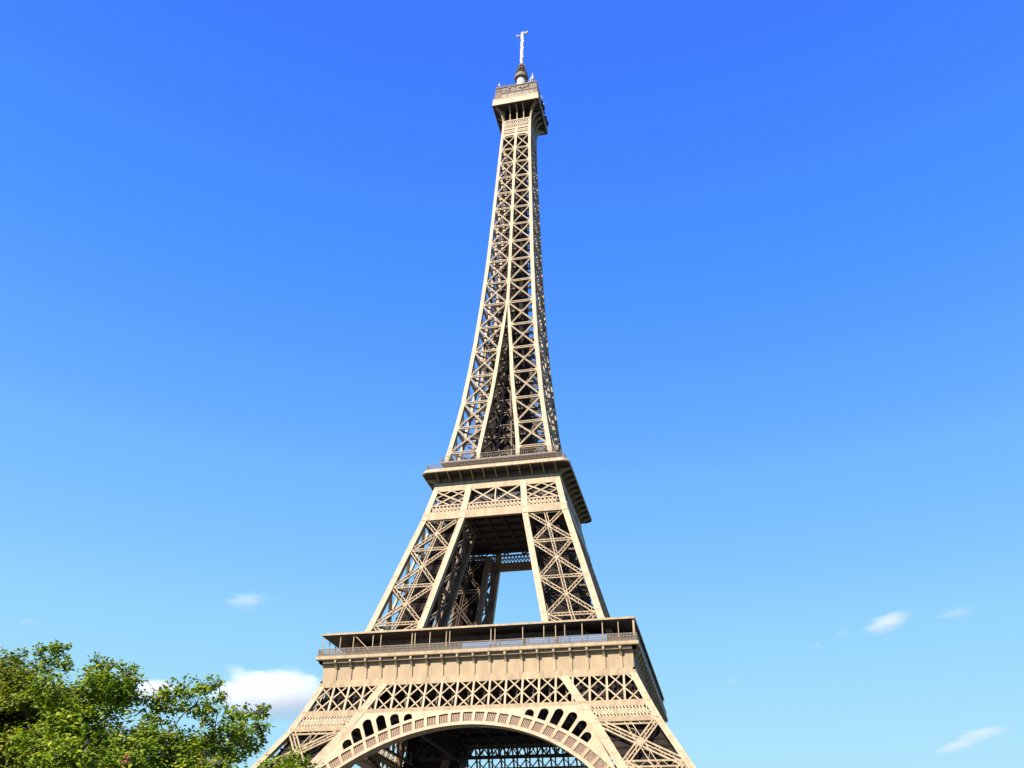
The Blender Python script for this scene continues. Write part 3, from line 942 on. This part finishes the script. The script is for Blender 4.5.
L_left = [(-20, 700, 45, .5), (3, 672, 18, 0), (14, 660, 11, 0), (18, 684, 20, .2), (0, 725, 40, .3), (-8, 770, 45, .2), (33, 712, 22, .1), (30, 755, 30, .3), (22, 695, 16, -.2)]
L_main = [(60, 648, 7, .3), (52, 656, 9, .3), (44, 667, 10, .4), (62, 665, 8, .2), (45, 685, 15, .3), (58, 700, 20, .1), (40, 650, 5, .3),
          (98, 664, 8, .3), (106, 674, 13, .2), (92, 684, 16, 0), (126, 672, 9, .4), (133, 682, 9, .4), (116, 692, 20, 0), (134, 700, 12, .3), (85, 705, 20, -.3),
          (70, 728, 26, -.5), (45, 745, 26, -.6), (100, 732, 24, -.4), (75, 765, 30, -.8), (120, 755, 30, -.6), (150, 735, 17, 0), (150, 708, 9, .4),
          (160, 700, 9, .5), (168, 694, 9, .5), (184, 690, 12, .5), (202, 688, 11, .6), (214, 684, 7, .6), (220, 697, 6, .6), (176, 706, 12, .5), (196, 704, 12, .5), (212, 707, 8, .6),
          (206, 722, 5, .5), (230, 716, 9, .2), (243, 716, 8, .2), (256, 713, 7, .3), (264, 711, 5, .3), (222, 730, 12, .1), (243, 732, 13, .1), (258, 726, 9, .2), (205, 742, 15, -.1), (228, 750, 15, 0), (248, 748, 10, .1), (257, 741, 8, .2),
          (176, 742, 18, -.1), (160, 722, 10, .2), (190, 765, 22, -.3), (155, 765, 24, -.5), (222, 770, 14, -.1)]
L_low = [(272, 764, 8, 0), (284, 762, 10, 0), (298, 759, 10, 0), (308, 764, 9, 0), (290, 780, 20, .1), (272, 785, 16, .1), (312, 785, 14, .1), (265, 770, 6, .1)]
NL = 0
def gbase(px, dist, shift=0.0):
    p = at(px, 760, dist); return Vector((p.x, p.y, 0))
r, n = tree('dark green leafy tree cut off by the left edge of the view', gbase(-15, 21), L_left, 21.5, LEAF_D, 11, fork=2.6); NL += n
r, n = tree('broad bright green leafy tree with long side branches reaching towards the tower', gbase(110, 19), L_main, 19.0, LEAF, 12, fork=2.4); NL += n
main_tree = r
r, n = tree('low green treetop just in front of the left foot of the tower', gbase(290, 24), L_low, 24.0, LEAF, 13, fork=2.2); NL += n
print('leaf faces', NL)
# a withered spray of red-brown leaves low in the main tree
rnd = random.Random(5); c = at(126, 761, 17.2) - main_tree.location; V = []; Fc = []
for i in range(26):
    p = c + Vector((rnd.gauss(0, .035), rnd.gauss(0, .035), rnd.gauss(0, .035))); o = len(V)
    n = Vector((rnd.gauss(0, .5), -1, rnd.gauss(.6, .5))).normalized(); a = n.orthogonal().normalized(); b = n.cross(a); s = .036
    V += [p - a * s, p + b * s * .6, p + a * s, p - b * s * .6]; Fc.append((o, o + 1, o + 2, o + 3))
me = bpy.data.meshes.new('withered_spray'); me.from_pydata([tuple(v) for v in V], [], Fc); me.materials.append(LEAF_R)
o = bpy.data.objects.new('withered_spray', me); COL.objects.link(o); o.parent = main_tree; o['label'] = 'small withered red brown spray of leaves'

# ------------------------------------------------------------------ clouds
def cloud_mat(name, dens, nscale, thr, soft=.25):
    M = bpy.data.materials.new(name); M.use_nodes = True
    t = M.node_tree; t.nodes.remove(t.nodes['Principled BSDF']); out = t.nodes['Material Output']
    v = t.nodes.new('ShaderNodeVolumePrincipled')
    v.inputs['Color'].default_value = (.99, .99, .995, 1)
    v.inputs['Anisotropy'].default_value = 0.15
    g = t.nodes.new('ShaderNodeTexCoord')
    n = t.nodes.new('ShaderNodeTexNoise'); n.inputs['Scale'].default_value = nscale; n.inputs['Detail'].default_value = 7; n.inputs['Roughness'].default_value = .58
    t.links.new(g.outputs['Object'], n.inputs['Vector'])
    # soft falloff towards the hull: distance from the cloud's own centre line
    ln = t.nodes.new('ShaderNodeVectorMath'); ln.operation = 'LENGTH'
    t.links.new(g.outputs['Object'], ln.inputs[0])
    sub = t.nodes.new('ShaderNodeMath'); sub.operation = 'SUBTRACT'; sub.inputs[0].default_value = 1.0
    t.links.new(ln.outputs['Value'], sub.inputs[1])
    ad = t.nodes.new('ShaderNodeMath'); ad.operation = 'MULTIPLY_ADD'; ad.inputs[1].default_value = .8; 
    t.links.new(sub.outputs[0], ad.inputs[0]); 
    t.links.new(n.outputs['Fac'], ad.inputs[2])
    mr = t.nodes.new('ShaderNodeMapRange'); mr.inputs['From Min'].default_value = thr; mr.inputs['From Max'].default_value = thr + soft
    mr.inputs['To Min'].default_value = 0; mr.inputs['To Max'].default_value = dens
    t.links.new(ad.outputs[0], mr.inputs['Value'])
    t.links.new(mr.outputs[0], v.inputs['Density'])
    t.links.new(v.outputs[0], out.inputs['Volume'])
    return M
def icos(sub=3):
    import bmesh
    bm_ = bmesh.new(); bmesh.ops.create_icosphere(bm_, subdivisions=sub, radius=1.0)
    vs = [v.co.copy() for v in bm_.verts]; fs = [tuple(v.index for v in f.verts) for f in bm_.faces]; bm_.free(); return vs, fs
IV, IF = icos()
def cloud(label, px, py, wpx, hpx, dist, dens, thr, nscale=2.2, depth=.7, group=None, tilt=0.0, soft=.25):
    c = at(px, py, dist); D = (c - CAM_POS).length
    sx = wpx / FPX * D / 2; sz = hpx / FPX * D / 2
    me = bpy.data.meshes.new('cloud'); me.from_pydata([tuple(v) for v in IV], [], IF)
    me.materials.append(cloud_mat('cloud_vapour', dens, nscale, thr, soft))
    o = bpy.data.objects.new('cloud', me); COL.objects.link(o)
    o.location = c; o.scale = (sx, sx * depth, sz)
    o.rotation_euler = (0, tilt, -math.atan2(c.x - CAM_POS.x, c.y - CAM_POS.y))
    o['label'] = label; o['category'] = 'cloud'
    if group: o['group'] = group
    return o
cloud('large puffy white cloud low behind the left flank of the tower', 270, 692, 160, 60, 3000, .015, .75, 2.0, soft=.22)
cloud('white cloud peeping over the middle of the green treetops', 153, 690, 72, 34, 3200, .022, .82, 2.2, soft=.2)
cloud('small thin wispy cloud alone in the sky left of the tower', 246, 600, 84, 28, 2600, .008, .92, 2.4, tilt=-.06)
cloud('small bright oblong cloud, brightest in the sky right of the tower', 888, 622, 86, 30, 2600, .016, .90, 1.8, tilt=-.12)
cloud('pale upper streak of the pair of clouds in the lower right corner', 982, 733, 84, 17, 3400, .010, .90, 2.6, tilt=-.05)
cloud('pale lower streak of the pair of clouds in the lower right corner', 958, 745, 84, 16, 3400, .010, .90, 2.4, tilt=-.16)
cloud('faint thin streak of cloud above and right of the bright oblong cloud', 956, 613, 62, 15, 2600, .007, .88, 2.4)
cloud('tiny faint cloud above the leftmost treetop', 28, 621, 28, 13, 2600, .006, .90, 2.0)
cloud('faint cloud puff just left of the bright oblong cloud', 843, 633, 34, 13, 2600, .005, .90, 2.0)
cloud('faint cloud puff farthest left of the bright oblong cloud', 816, 645, 30, 12, 2600, .005, .90, 2.0)
cloud('tiny faint cloud puff low between the tower and the lower right corner', 732, 681, 34, 14, 2600, .005, .90, 2.0)
